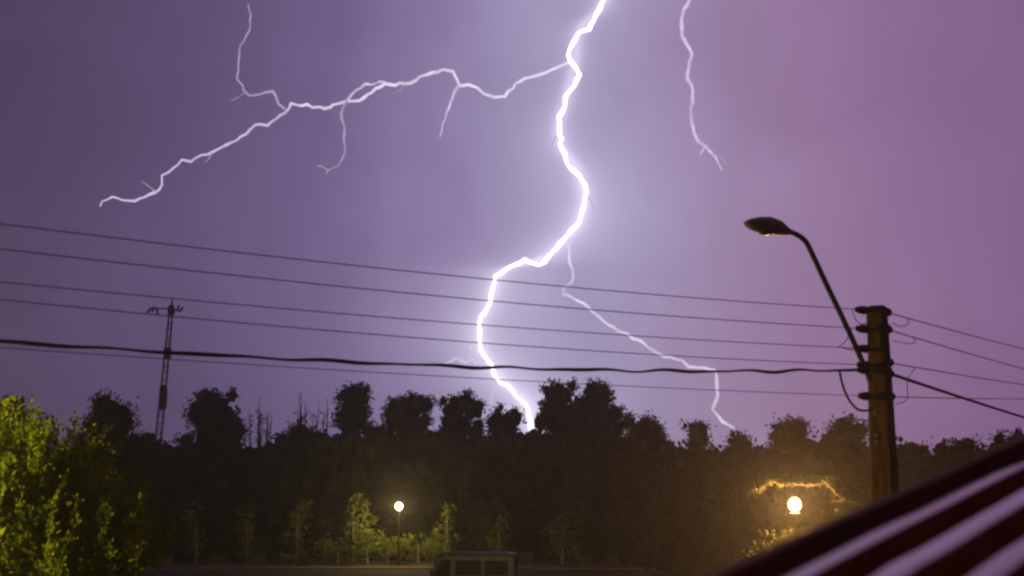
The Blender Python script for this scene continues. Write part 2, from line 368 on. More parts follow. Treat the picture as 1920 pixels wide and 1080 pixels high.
def tree(name, px, top, wpx, D, label, style='round', m='leaf', group='trees along the dark tree line', seed=0, dens=5.0, base=.38, leaf=.36, cat='tree', bark='bark'):
    rng = np.random.RandomState(seed * 7 + int(px) % 997)
    g_ = at(px, 900, D); zt = at(px, top, D).z; W = wpx * MPP(D)
    root = empty(name, (g_.x, D, 0), 0, label, cat, group)
    blobs = []
    if style == 'round':
        ch = min(zt * (1 - base), W * 1.15); cz = zt - ch * .5; r0 = W * .5
        for i in range(34):
            u = unit(rng, 1)[0]; k = rng.uniform(.3, .74)
            sx_ = rng.uniform(.20, .36) * r0
            blobs.append((u[0] * k * r0, u[1] * k * r0, cz + u[2] * (ch * .5 - sx_ * .9) * rng.uniform(.7, 1), sx_, sx_, sx_ * .9))
        blobs += [(0, 0, cz, r0 * .66, r0 * .66, ch * .38), (0, 0, zt - ch * 1.1, r0 * .7, r0 * .7, ch * .35), (rng.uniform(-.2, .2) * r0, 0, zt - r0 * .34, r0 * .36, r0 * .36, r0 * .34)]
    elif style == 'column':
        base = max(base, 1 - 2.6 * W / zt)
        for i in range(26):
            q = rng.uniform(0, 1) if i > 3 else 1; r_ = W * rng.uniform(.16, .26)
            e_ = W * .5 * (1 - .3 * abs(q - .5)) - r_ * .9
            blobs.append((rng.uniform(-1, 1) * e_, rng.uniform(-1, 1) * e_, zt * base + (zt * (1 - base) - r_) * q, r_, r_, r_ * 1.1))
        blobs.append((0, 0, zt * (base + .46 * (1 - base)), W * .3, W * .3, zt * (1 - base) * .42))
    elif style == 'vase':
        base = max(base, 1 - 1.9 * W / zt)
        for i in range(30):
            q = rng.uniform(.05, 1) ** .8; r_ = W * rng.uniform(.12, .22); e_ = W * (.16 + .32 * q) - r_ * .7
            blobs.append((rng.uniform(-1, 1) * e_, rng.uniform(-1, 1) * e_, zt * base + (zt * (1 - base) - r_) * q, r_, r_, r_ * 1.15))
        blobs.append((0, 0, zt * (base + .35 * (1 - base)), W * .26, W * .26, zt * (1 - base) * .4))
    elif style == 'bare':
        blobs = [(0, 0, zt * .45, W * .4, W * .4, zt * .12)]
        mb = MB()
        for i in range(9):
            x0 = rng.uniform(-.42, .42) * W; hh = zt * rng.uniform(.84, 1.0) if i else zt; y0 = rng.uniform(-1, 1)
            p = [Vector((x0 * .5, y0, 0)), Vector((x0 * .8, y0, hh * .5)), Vector((x0, y0, hh * .8)), Vector((x0 * 1.05 + rng.normal() * .1, y0, hh))]
            mb.tube(p, [.16, .12, .07, .02], 5)
            for k in range(7):
                q = rng.uniform(.62, .96); st = Vector((x0, y0, hh * q)); a = rng.uniform(0, 6.28); l_ = rng.uniform(.5, 1.2)
                mb.tube([st, st + Vector((math.cos(a) * l_ * .5, math.sin(a) * l_ * .5, l_))], [.035, .01], 4)
        mb.build('trunk', MT[bark], root)
        V = np.concatenate([crown_leaves(rng, blobs, 3, leaf), crown_leaves(rng, [(0, 0, zt * .78, W * .4, .8, zt * .12)], .35, leaf * .7)])
        leaf_obj('crown', V, MT[m], root); return root
    elif style == 'young':
        for i in range(6):
            q = i / 5; z = zt * (base + (1 - base) * (.08 + .82 * q))
            blobs.append((rng.uniform(-.2, .2) * W, rng.uniform(-.2, .2) * W, z, W * .3 * (1.1 - .5 * q), W * .3 * (1.1 - .5 * q), zt * (1 - base) * .15))
    elif style == 'shrub':
        for i in range(6):
            blobs.append((rng.uniform(-.36, .36) * W, rng.uniform(-.3, .3) * W, zt * rng.uniform(.35, .72), W * .2, W * .2, zt * .26))
    if style in ('round', 'column', 'vase') and D > 60:        # lower side boughs, so that crowns run into one another
        for i in range(7):
            a = rng.uniform(-1, 1); r_ = W * rng.uniform(.10, .2)
            blobs.append((a * W * .6, rng.uniform(-.3, .3) * W, zt - W * rng.uniform(.55, 1.15) - r_, r_, r_, r_ * .9))
        for i in range(5): blobs.append((rng.uniform(-.27, .27) * W, 0, zt - W * rng.uniform(.06, .3), W * .09, W * .09, W * .10))
    cl = .5 if D > 60 and style not in ('young', 'shrub') else .38
    V = crown_leaves(rng, blobs, dens, leaf, cl)
    if style in ('round', 'column', 'vase') and dens > 4: V = np.concatenate([V, cores(rng, blobs, .70)])
    V[:, 2] = np.maximum(V[:, 2], .02)
    leaf_obj('crown', V, MT[m], root)
    limbs(rng, zt * (.86 if style != 'shrub' else .6), blobs, max(.05, W * .035) if style in ('young', 'shrub') else max(.16, zt * .014), 9, MT[bark], root)
    return root

TR = [ # px, top, width px, D, style, leaf, label
    (10, 742, 90, 66, 'round', 'leaf', 'dark rounded tree top showing just behind the bright yellow green tree'),
    (200, 740, 132, 92, 'round', 'leaf', 'dark dense round tree standing between the bright green tree and the mast'),
    (395, 728, 128, 130, 'round', 'leaf', 'broad dark round tree beside the leaning mast'),
    (482, 742, 60, 134, 'bare', 'leaf', 'thin bare stems standing up beside the broad round tree near the mast'),
    (575, 735, 96, 134, 'bare', 'leaf', 'group of bare spiky stems rising from one low dark crown'),
    (656, 721, 84, 130, 'column', 'leaf', 'tall narrow dark tree beside the bare spiky stems'),
    (765, 735, 92, 130, 'vase', 'leaf', 'dark flat topped tree standing above the lit lamp post'),
    (850, 736, 78, 128, 'vase', 'leaf', 'dark forked tree beside the flat topped tree'),
    (893, 750, 54, 131, 'column', 'leaf', 'slim dark tree between the forked tree and the sparse one at the strike'),
    (944, 758, 80, 133, 'vase', 'leaf', 'sparse see-through tree right where the lightning comes down'),
    (1049, 712, 88, 126, 'round', 'leaf', 'tallest dark dome shaped tree beside the foot of the lightning'),
    (1114, 716, 136, 127, 'round', 'leaf', 'wide dark tree joined to the tallest dome shaped tree'),
    (1208, 776, 118, 112, 'round', 'leafwarm', 'lamp-tinted brown rounded tree sloping down from the wide dark tree'),
    (1306, 792, 64, 100, 'column', 'leafwarm', 'small pointed tree beside the foot of the faint lightning branch'),
    (1390, 810, 70, 92, 'round', 'leafwarm', 'low brown tree under the faint lightning branch'),
    (1480, 786, 86, 84, 'column', 'leafwarm', 'squarish brown tree above the glaring garden lamp'),
    (1588, 776, 136, 82, 'round', 'leafwarm', 'bushy brown tree just behind the utility pole'),
    (1716, 824, 80, 80, 'round', 'leafwarm', 'low brown tree between utility pole and the tree above the roof'),
    (1800, 818, 122, 80, 'round', 'leafwarm', 'rounded brown tree just above the corrugated roof'),
    (1900, 806, 120, 76, 'round', 'leafwarm', 'brown tree rising where the corrugated roof is highest'),
]
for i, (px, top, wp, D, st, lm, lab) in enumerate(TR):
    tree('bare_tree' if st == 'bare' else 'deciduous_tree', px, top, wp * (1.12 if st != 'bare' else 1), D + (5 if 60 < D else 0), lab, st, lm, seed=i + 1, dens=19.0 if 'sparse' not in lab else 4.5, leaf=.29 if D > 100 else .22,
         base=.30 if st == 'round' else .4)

# the wood below the skyline: one unbroken dark mass
rng = np.random.RandomState(11)
wb = []
def skyline(px): return np.interp(px, [-200, 0, 130, 260, 330, 500, 520, 700, 810, 900, 1000, 1180, 1260, 1330, 1420, 1530, 1700, 1960, 2150],
                                       [860, 860, 850, 818, 826, 822, 812, 800, 806, 805, 800, 806, 822, 826, 826, 820, 836, 838, 850])
def wdist(px): return np.interp(px, [-300, 1000, 1200, 1450, 2200], [126, 126, 114, 86, 80])
for px in range(-320, 2280, 24):
    D = float(wdist(px)); zt = at(px, float(skyline(px)) + 8 + 9 * math.sin(px * .031) * math.sin(px * .013 + 1) + rng.uniform(-13, 15), D).z; x = at(px, 900, D).x
    for z in np.arange(1.2, zt - .9, 1.9):
        wb.append((x + rng.uniform(-.6, .6), D + rng.uniform(2, 6), z + rng.uniform(-.4, .4), 1.25, 1.6, 1.25))
    wb.append((x, D + 3, zt - 1.0, 1.0, 1.4, 1.0))
    for z in np.arange(1.4, zt - 2.2, 2.4): wb.append((x + .5, D + 9, z, 2.4, 1.6, 2.2))
V = np.concatenate([crown_leaves(rng, wb, 3.0, .5, .8), cores(rng, wb, .95)])
V[:, 2] = np.maximum(V[:, 2], .03)
tag(leaf_obj('woodland', V, MT['leaf'], None), 'dense dark wood forming one mass below the tree tops', 'woodland', kind='stuff')

# young trees and shrubs on the verge, lit by the lamp post
YT = [(372, 948, 50, 'slender young tree on the verge, farthest from the lamp post'),
      (466, 952, 46, 'slender young tree with a curved pale stem by the verge'),
      (560, 935, 52, 'tall dim young tree between the curved stem tree and the lit thicket'),
      (664, 932, 74, 'brightly lit leaning young tree beside the lamp post'),
      (838, 945, 46, 'lit young tree between the lamp post and the parked van'),
      (936, 965, 44, 'small lit young tree behind the parked van'),
      (1054, 962, 76, 'wide lit young tree beyond the parked van')]
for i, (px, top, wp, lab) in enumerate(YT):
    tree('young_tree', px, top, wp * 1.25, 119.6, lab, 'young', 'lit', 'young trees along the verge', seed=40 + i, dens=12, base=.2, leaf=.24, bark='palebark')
SH = [(318, 1034, 46, 0), (405, 1036, 44, 0), (490, 1034, 44, 0), (540, 1036, 40, 0), (598, 1032, 44, 0), (636, 1004, 84, 1), (690, 992, 92, 1), (728, 998, 70, 1), (786, 994, 84, 1), (818, 1010, 60, 1),
      (992, 1034, 44, 2), (1090, 1036, 40, 2), (1150, 1040, 40, 2), (1230, 1040, 46, 2)]
SL = ['small dim shrub on the verge just short of the outermost young tree', 'small dim shrub between the outermost young tree and the curved stem one',
      'small dim shrub beside the young tree with the curved stem', 'small dim shrub at the foot of the tall dim young tree', 'small dim shrub between the tall dim young tree and the leaning one',
      'lit shrub at the foot of the brightly lit leaning young tree', 'tallest lit shrub, between the leaning young tree and the lamp post', 'bright lit shrub hugging the foot of the lamp post',
      'bright lit shrub on the van side of the lamp post', 'lit shrub at the foot of the young tree before the van', 'small shrub on the verge just behind the van',
      'small shrub beside the wide lit young tree beyond the van', 'small shrub on bare verge past the wide lit young tree', 'outermost small shrub on the verge below the lamp-tinted brown tree']
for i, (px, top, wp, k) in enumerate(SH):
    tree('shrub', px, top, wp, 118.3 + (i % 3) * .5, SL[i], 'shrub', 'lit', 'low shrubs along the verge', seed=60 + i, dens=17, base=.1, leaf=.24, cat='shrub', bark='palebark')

# bright tree at the left, lit by the street lamp over the road
rng = np.random.RandomState(5)
BD = 25.0; g_ = at(20, 900, BD)
bt = empty('bright_tree', (g_.x, BD, 0), 0, 'big yellow green tree with upright leafy shoots lit by street light', 'tree')
pxm = MPP(BD); blobs = []
for px, py, r in ((15, 906, 88), (80, 904, 66), (42, 932, 98), (-60, 915, 105), (112, 940, 84), (60, 985, 118), (165, 1000, 76), (205, 1030, 62), (-90, 990, 150), (20, 1080, 150), (140, 1090, 120), (235, 1075, 52), (-30, 1180, 170), (110, 1190, 130), (-140, 1100, 150)):
    c = at(px, py, BD); blobs.append((c.x - g_.x, rng.uniform(-.5, .7), c.z, r * pxm, r * pxm * .9, r * pxm))
sh_c = []; sh_a = []
for b in blobs:
    n = int(30 * (b[3] / 1.0) ** 2) + 10
    u = unit(rng, n); u[:, 2] = np.abs(u[:, 2]) * .8 + u[:, 2] * .2; u /= np.linalg.norm(u, axis=1, keepdims=True)
    sh_c.append(u * np.array(b[3:6]) * rng.uniform(.7, 1.0, (n, 1)) + np.array(b[:3])); a = u * .55 + np.array([0, 0, .85]) + rng.normal(size=(n, 3)) * .2
    sh_a.append(a / np.linalg.norm(a, axis=1, keepdims=True))
sc_ = np.concatenate(sh_c); sa = np.concatenate(sh_a)
K = 44; ci = np.repeat(np.arange(len(sc_)), K); q = np.tile(np.linspace(0, 1, K), len(sc_)); Ls = rng.uniform(.45, 1.0, len(sc_))[ci]
pos = sc_[ci] + sa[ci] * (q * Ls)[:, None] + rng.normal(size=(len(ci), 3)) * .035
ax = sa[ci] * .9 + unit(rng, len(ci)) * .7; ax /= np.linalg.norm(ax, axis=1, keepdims=True)
V1 = leaf_quads(pos, ax,   .12 * rng.uniform(.7, 1.3, len(ci)) * (1.1 - .4 * q), .06 * rng.uniform(.8, 1.2, len(ci)), rng)
V2 = crown_leaves(rng, [(b[0], b[1], b[2], b[3] * .78, b[4] * .78, b[5] * .78) for b in blobs], 16, .12, .3)
V = np.concatenate([V1, V2, cores(rng, blobs, .55)]); V[:, 2] = np.maximum(V[:, 2], .05)
leaf_obj('crown', V, MT['bush'], bt)
limbs(rng, 5.6, blobs, .13, 14, MT['bark'], bt)

# ------------------------------------------------------------------ lamp posts that are lit
SOD = (1.0, .60, .20)
BULB = emit('lamp_light', (1.0, .52, .14), 3400)
BULB2 = emit('verge_lamp_light', (1.0, .72, .25), 600)
def bulb_mesh(r, c, m, parent, name='bulb'):
    prof = [(r * math.sin(math.pi * i / 8), -r * math.cos(math.pi * i / 8)) for i in range(9)]
    return MB().lathe(prof, c, n=10).build(name, m, parent, smooth=True)
def lamp_post(px, py, D, r, label, m, h_extra=0):
    p = at(px, py, D); root = empty('lamp_post', (p.x, D, 0), 0, label, 'lamp post')
    z = p.z
    MB().tube([(0, 0, 0), (0, 0, .9), (0, 0, .92), (0, 0, z - r - .16)], [.14, .12, .085, .065], 10).build('post', MT['dark'], root)
    MB().lathe([(.07, 0), (.16, .05), (.17, .10), (.1, .13)], (0, 0, z - r - .16), n=12).build('collar', MT['dark'], root)
    bulb_mesh(r, (0, 0, z), m, root, 'globe')
    MB().lathe([(.09, 0), (.11, .03), (.05, .08), (.015, .13)], (0, 0, z + r - .015), n=12).build('finial', MT['dark'], root)
    return root
lamp_post(748, 949, 117.3, .31, 'lit globe lamp on a slim dark post beside the road', BULB2)
GD = 45.0
lamp_post(1490, 946, GD, .21, 'glaring lit globe lamp among branches behind the corrugated roof', BULB)

# garden tree around the glaring lamp: arching boughs above, leaves below
rng = np.random.RandomState(8)
def P3(px, py, D=GD): return at(px, py, D)
gs = empty('garden_shrub', (P3(1458, 900).x, GD + .5, 0), 0, 'loose shrub glowing orange just below the glaring globe lamp', 'shrub')
gb = []
for px, py, r in ((1462, 1016, 24), (1486, 1008, 20), (1508, 1006, 22), (1440, 1034, 26), (1470, 1050, 44), (1532, 1018, 26), (1410, 1058, 30), (1520, 1056, 40)):
    c = P3(px, py) - gs.location; gb.append((c.x, rng.uniform(-.2, .8), c.z, r * MPP(GD), r * MPP(GD), r * MPP(GD) * .8))
leaf_obj('crown', crown_leaves(rng, gb, 26, .11, .3), MT['garden'], gs)
limbs(rng, gb[4][2], gb, .06, 10, MT['bark'], gs)
gp = P3(1668, 990, GD + 2.2)
gt = empty('garden_tree', (gp.x, gp.y, 0), 0, 'thin garden tree behind the pole, its boughs arching over the glaring lamp', 'tree')
gm_ = Matrix.Translation(gt.location)
tb = []
for dx, dz, r in ((-.3, 1.1, .5), (.4, 1.4, .55), (0, 1.9, .4), (.9, .9, .5)): tb.append((dx, .3, gp.z + dz - .9, r, r, r * .8))
limbs(rng, gp.z + .7, tb, .07, 8, MT['bark'], gt)
leaf_obj('crown', crown_leaves(rng, tb, 30, .12, .26), MT['leafwarm'], gt)
boughs = [[(1668, 985, 2.2), (1622, 952, 1.3), (1590, 938, .7), (1571, 930, .4), (1557, 914, .4), (1546, 907, .45), (1518, 911, .5), (1491, 908, .5), (1466, 910, .4), (1449, 904, .4), (1437, 898, .5)],
          [(1449, 904, .4), (1438, 907, .5), (1428, 918, .5), (1418, 921, .6), (1405, 927, .6)],
          [(1668, 995, 2.2), (1630, 980, 1.2), (1603, 969, .7), (1584, 960, .5), (1566, 956, .4)],
          [(1590, 938, .7), (1578, 942, .6), (1562, 938, .7)], [(1546, 907, .45), (1553, 900, .5), (1549, 893, .6)], [(1418, 921, .6), (1410, 917, .7)]]
for k, bp in enumerate(boughs):
    pp = [P3(x, y, GD + dd) for x, y, dd in bp]; nb = len(pp)
    b = MB().tube(pp, [(.014 if k in (0, 2) else .008) * (1 - .6 * i / (nb - 1)) for i in range(nb)], 5).build('bough', MT['bark'], gt, smooth=True, local=gm_)
    cs = np.array([tuple(pp[i].lerp(pp[i + 1], q) - gt.location) for i in range(nb - 1) for q in np.linspace(0, 1, 6)])
    cs = np.repeat(cs, 3, 0); cs = cs + rng.normal(size=cs.shape) * np.array([.10, .16, .055]) * rng.uniform(.2, 1.5, (len(cs), 1))
    leaf_obj('leaf_spray', leaf_quads(cs, unit(rng, len(cs)), .085, .04, rng), MT['garden'], b)['kind'] = 'stuff'

# ------------------------------------------------------------------ utility poles and wires
P0 = Vector((at(1652, 760, 20).x, 20.0, 0)); P0top = at(1648, 574, 20).z
LEFT = Vector((at(0, 540, 13.3).x, 13.3, 0)); dL = (LEFT - P0); P1 = P0 + dL * 1.95
RIGHT = Vector((at(1920, 700, 31).x, 31.0, 0)); dR = (RIGHT - P0); P2 = P0 + dR * 2.6
def on_plane(px, py, A, dv):
    r = ray(px, py); n = Vector((-dv.y, dv.x, 0)); t = (A - EYE).dot(n) / r.dot(n); p = EYE + r * t
    return (p - A).dot(dv) / dv.dot(dv), p.z
def bracket_pos(A, dv, off): return A + dv.normalized() * off
WL = [([(0,420),(160,438),(560,487),(780,510),(1420,567),(1600,580)], .006, 'wire', 'uppermost thin overhead wire strung past the lightning to the utility pole', 'overhead_wire'),
      ([(0,468),(160,484),(560,529),(780,550),(1420,606),(1600,614)], .006, 'wire', 'second thin overhead wire down on the lightning side of the pole', 'overhead_wire'),
      ([(0,530),(160,543),(560,580),(780,600),(1420,645),(1570,650)], .0055, 'wire', 'third thin overhead wire down on the lightning side of the pole', 'overhead_wire'),
      ([(0,562),(160,577),(560,614),(780,634),(1420,676),(1600,683)], .0055, 'wire', 'fourth thin overhead wire, close above the thick wavy cable', 'overhead_wire'),
      ([(0,640),(160,650),(560,675),(780,685),(1100,692),(1420,696),(1585,694)], .018, 'cable', 'thick black wavy cable crossing in front of the lightning', 'overhead_cable'),
      ([(0,652),(160,662),(560,690),(780,703),(1420,734),(1600,742)], .0045, 'wire', 'lowest faint thin wire just below the thick wavy cable', 'overhead_wire')]
WR = [([(1698,596),(1788,617),(1920,654)], .010, 'wire', 'uppermost wire running from the utility pole towards the roof side', 'overhead_wire'),
      ([(1710,631),(1807,658),(1920,691)], .010, 'wire', 'second wire down running from the utility pole towards the roof side', 'overhead_wire'),
      ([(1718,687),(1827,707),(1920,720)], .009, 'wire', 'third wire down running from the utility pole towards the roof side', 'overhead_wire'),
      ([(1690,708),(1788,738),(1920,782)], .028, 'cable', 'thick cable sloping down from the utility pole over the roof', 'overhead_cable'),
      ([(1702,744),(1807,745.5),(1920,747)], .008, 'wire', 'nearly level lowest wire leaving the utility pole over the roof', 'overhead_wire')]
def pole_width(z):              # half width of the tapered pole
    q = (P0top - z) / P0top; return .122 + .16 * q
ends = {0: [], 1: []}
for side, (WS, dv, tmax) in enumerate(((WL, dL, 1.95), (WR, dR, 2.6))):
    for k, (pp, r, mname, lab, nm) in enumerate(WS):
        sz = np.array([on_plane(x, y, P0, dv) for x, y in pp]); deg = 2 if side == 0 else 1
        co = np.polyfit(sz[:, 0], sz[:, 1], deg)
        s0 = (.44, .72)[side] / dv.length; s1 = tmax - .2 / dv.length
        ts = np.linspace(s0, s1, 240 if mname == 'cable' else 26); zz = np.polyval(co, ts)
        if side == 1: zz = zz + .18 * ((ts - .6) ** 2 - .36) * .25
        rr = [r] * len(ts); rngw = np.random.RandomState(k + side * 9)
        if mname == 'cable' and side == 0:
            wob = np.interp(ts, [0, .25, .6, 1, 2], [1, 1, .7, .35, .3])
            zz = zz + wob * .011 * (np.sin(ts * 64) + .7 * np.sin(ts * 97 + 1)) ; rr = [r * (1 + .25 * math.sin(t * 47)) for t in ts]
        pts3 = [P0 + dv * float(t) + Vector((0, 0, float(z))) for t, z in zip(ts, zz)]
        o = MB().tube([p - pts3[0] for p in pts3], rr, 6).build(nm, MT[mname], None, smooth=True); o.location = pts3[0]
        tag(o, lab, 'wire' if nm == 'overhead_wire' else 'cable', 'wires on the lightning side of the pole' if side == 0 else 'wires on the roof side of the pole')
        ends[side].append((pts3[0], pts3[-1]))
        print('WIRE', side, k, round(pts3[0].z, 2), round(pts3[-1].z, 2))

def insulated_bracket(pole, frm, to, pm):
    """steel pin from the pole face out to the wire end with a ribbed insulator on it"""
    inv = pm.inverted(); a = inv @ frm; b = inv @ to; ax = (b - a).normalized(); L = (b - a).length
    o = MB().tube([a, a.lerp(b, .8)], .022, 6).build('bracket', MT['steel'], pole)
    MB().lathe([(.016, 0), (.058, .01), (.066, .04), (.036, .06), (.060, .08), (.060, .115), (.034, .14), (.048, .16), (.040, .19), (.016, .21)], b - ax * .2, ax, 10).build('insulator', MT['porcelain'], o, smooth=True)
def cobra_head(pole, pm, tip, joint, lit):
    """leaf shaped lantern from the arm joint to the tip"""
    inv = pm.inverted(); j = inv @ joint; t = inv @ tip; ax = (t - j); L = ax.length; ax.normalize()
    side = Vector((0, 0, 1)).cross(ax).normalized(); up = ax.cross(side)
    st = [(0, .035, .04, .035), (.10, .05, .06, .045), (.28, .12, .135, .075), (.5, .16, .16, .085), (.72, .15, .125, .08), (.9, .085, .07, .05), (1.0, .012, .012, .012)]
    n = 14; v = []; f = []
    for q, wd, hu, hd in st:
        for k in range(n):
            a = 2 * math.pi * k / n; c, s = math.cos(a), math.sin(a)
            v.append(j + ax * (q * L) + side * (c * wd) + up * (s * (hu if s > 0 else hd)))
    f = [(i * n + k, i * n + (k + 1) % n, (i + 1) * n + (k + 1) % n, (i + 1) * n + k) for i in range(len(st) - 1) for k in range(n)] + [tuple(range(n - 1, -1, -1)), tuple((len(st) - 1) * n + k for k in range(n))]
    h = MB().add(v, f).build('lamp_head', MT['head'], pole, smooth=True)
    c = j + ax * (L * .56) - up * .066
    if not lit: c = c + up * .034
    prof = [(1e-3, -.075), (.06, -.068), (.1, -.045), (.118, -.012), (.118, .0)]
    MB().lathe(prof, c, up, 14).build('lens', lit if lit else MT['glass'], h, smooth=True)
    return h
def utility_pole(A, ztop, label, main, name='utility_pole'):
    root = empty(name, tuple(A), 0, label, 'pole', None); pm = Matrix.Translation(A)
    yaw = R(-28); rot = Matrix.Rotation(yaw, 4, 'Z'); mb = MB(); v = []
    lv = [(-.05, .285), (ztop * .5, .205), (ztop - .45, .133), (ztop - .02, .122), (ztop, .105)]
    for z, hw in lv:
        ch = hw * .25
        for x, y in ((hw - ch, -hw), (hw, -hw + ch), (hw, hw - ch), (hw - ch, hw), (-hw + ch, hw), (-hw, hw - ch), (-hw, -hw + ch), (-hw + ch, -hw)):
            v.append(rot @ Vector((x, y, z)))
    f = [(i * 8 + k, i * 8 + (k + 1) % 8, (i + 1) * 8 + (k + 1) % 8, (i + 1) * 8 + k) for i in range(len(lv) - 1) for k in range(8)] + [tuple(range(7, -1, -1)), tuple(32 + k for k in range(8))]
    mb.add(v, f); mb.build('shaft', MT['pole'], root)
    return root, pm
up0, pm0 = utility_pole(P0, P0top, 'thick weathered utility pole with curved lamp arm and many wires', True)
for side, dv in ((0, dL), (1, dR)):
    u = dv.normalized()
    for k, (a, b) in enumerate(ends[side]):
        if side == 1 and k == 3: insulated_bracket(up0, P0 + Vector((0, 0, a.z)) + u * .12, a, pm0)
        else: insulated_bracket(up0, P0 + Vector((0, 0, a.z)) + u * .12, a, pm0)
uL = dL.normalized()
zt_ = P0top
# vertical steel strap on the wire side, cap plate, straps, steps and tags
MB().tube([uL * .215 + Vector((0, -.02, zt_ - .03)), uL * .215 + Vector((0, -.02, zt_ - .66))], .016, 6).build('riser', MT['steel'], up0)
MB().box(uL * .16 + Vector((0, 0, zt_ - .06)), (.2, .06, .05), Matrix.Rotation(math.atan2(uL.y, uL.x), 3, 'Z')).build('top_arm', MT['steel'], up0)
for z in (zt_ - .27, zt_ - .9, zt_ - 1.33):
    hw = pole_width(z) + .008; m3 = Matrix.Rotation(R(-28), 3, 'Z')
    mb = MB(); mb.box((0, 0, z), (2 * hw, 2 * hw, .045), m3); mb.build('strap', MT['steel'], up0, bevel=.01)
for py in (774, 815, 828):
    p = at(1643, py, 20 - .2) - P0; z = p.z; hw = pole_width(z)
    m3 = Matrix.Rotation(R(-28), 3, 'Z'); c = m3 @ Vector((-hw * .35, -hw - .006, z))
    MB().box(c, (.05, .012, .055), m3).build('number_tag', MT['plate'], up0)
# jumper loops
def curve3(pl, n=14):
    pl = [Vector(p) for p in pl]; out = []
    for i in range(len(pl) - 1):
        p0, p1, p2, p3 = pl[max(i - 1, 0)], pl[i], pl[i + 1], pl[min(i + 2, len(pl) - 1)]
        for k in range(n):
            t = k / n; out.append(.5 * ((2 * p1) + (p2 - p0) * t + (2 * p0 - 5 * p1 + 4 * p2 - p3) * t * t + (3 * p1 - p0 - 3 * p2 + p3) * t ** 3))
    return out + [pl[-1]]
for pl, r in (([(1598, 581), (1605, 600), (1618, 608), (1634, 600)], .006), ([(1598, 616), (1585, 640), (1572, 650)], .006), ([(1572, 650), (1600, 656), (1632, 648)], .008),
              ([(1700, 598), (1704, 606), (1690, 612), (1672, 606)], .006), ([(1712, 632), (1716, 642), (1700, 644), (1672, 638)], .006),
              ([(1716, 690), (1702, 712), (1702, 742)], .006), ([(1704, 744), (1694, 754), (1678, 758)], .006)):
    pp = curve3([at(x, y, 19.75 if x < 1650 else 20.1) - P0 for x, y in pl], 6)
    MB().tube(pp, r, 5).build('jumper_wire', MT['cable'], up0, smooth=True)
pp = curve3([at(x, y, 19.72) - P0 for x, y in ((1574, 695), (1580, 722), (1591, 748), (1606, 766), (1620, 770), (1634, 768))], 8)
MB().tube(pp, .017, 6).build('drop_cable', MT['cable'], up0, smooth=True)
# lamp arm
arm = curve3([at(x, y, D) - P0 for x, y, D in ((1632, 716, 19.8), (1622, 690, 19.78), (1590, 618, 19.62), (1548, 530, 19.42), (1518, 466, 19.28), (1508, 450, 19.22), (1494, 440, 19.15), (1478, 434, 19.08))], 8)
MB().tube(arm, [.042 - .006 * i / len(arm) for i in range(len(arm))], 10).build('lamp_arm', MT['steel'], up0, smooth=True)
cobra_head(up0, pm0, at(1395, 418, 18.75), at(1487, 437, 19.12), None)
# the poles the wires run to
zl = max(b.z for a, b in ends[0]) + .5; zr = max(b.z for a, b in ends[1]) + .5
up1, pm1 = utility_pole(P1, zl, 'plain utility pole where the wires on the lightning side end', False)
for a, b in ends[0]: insulated_bracket(up1, P1 + Vector((0, 0, b.z)) - dL.normalized() * .12, b, pm1)
sl = Vector((-13.3, 21.6, 0)); zs = 7.4; aim = Vector((.75, .66, 0))
lampo = empty('street_lamp', tuple(sl), 0, 'lit curved arm street lamp standing beside the bright yellow green tree', 'street lamp'); pml = Matrix.Translation(sl)
MB().tube([(0, 0, -.05), (0, 0, .8), (0, 0, .82), (0, 0, zs - 1)], [.12, .11, .08, .06], 10).build('post', MT['steel'], lampo, smooth=True)
arm = curve3([(0, 0, zs - 1.05), (0, 0, zs - .6)] + [tuple(aim * q + Vector((0, 0, z))) for q, z in ((.25, zs - .15), (.7, zs + .08), (1.1, zs + .12))], 8)
MB().tube(arm, .04, 10).build('lamp_arm', MT['steel'], lampo, smooth=True)
STREET = emit('street_lamp_light', (1.0, .74, .16), 16500)
cobra_head(lampo, pml, sl + aim * 1.8 + Vector((0, 0, zs + .16)), sl + aim * 1.08 + Vector((0, 0, zs + .12)), STREET)
up2, pm2 = utility_pole(P2, zr, 'utility pole beyond the corrugated roof where the wires run on', False)
for a, b in ends[1]: insulated_bracket(up2, P2 + Vector((0, 0, b.z)) - dR.normalized() * .12, b, pm2)

# ------------------------------------------------------------------ far mast
MD = 150.0
mt_ = at(323, 562, MD); mb_ = at(297, 822, MD)
slope = (mt_.x - mb_.x) / (mt_.z - mb_.z); x0 = mb_.x - slope * mb_.z
mast = empty('radio_mast', (x0, MD, 0), 0, 'thin leaning steel mast with antennas behind the trees', 'mast')
Hm = mt_.z
def mp_(z, dx=0, dy=0): return Vector((slope * z + dx, dy, z))
corner = ((-1, -1), (1, -1), (1, 1), (-1, 1)); hwm = lambda z: .42 - .24 * z / Hm
for a_, b_ in corner: MB().tube([mp_(-.1, a_ * hwm(0), b_ * hwm(0)), mp_(Hm * .96, a_ * hwm(Hm), b_ * hwm(Hm))], .055, 6).build('leg', MT['mast'], mast)
lat = MB(); zs_ = np.linspace(0, Hm * .95, 34)
for k in range(33):
    for q in range(4):
        a_, b_ = corner[q], corner[(q + 1) % 4]; z0, z1 = zs_[k], zs_[k + 1]
        if k % 2: a_, b_ = b_, a_
        lat.tube([mp_(z0, a_[0] * hwm(z0), a_[1] * hwm(z0)), mp_(z1, b_[0] * hwm(z1), b_[1] * hwm(z1))], .03, 4)
lat.build('lattice', MT['mast'], mast)['kind'] = 'stuff'
hz_ = at(323, 580, MD).z
MB().tube([mp_(Hm * .95), mp_(Hm)], .11, 6).build('spike', MT['mast'], mast)
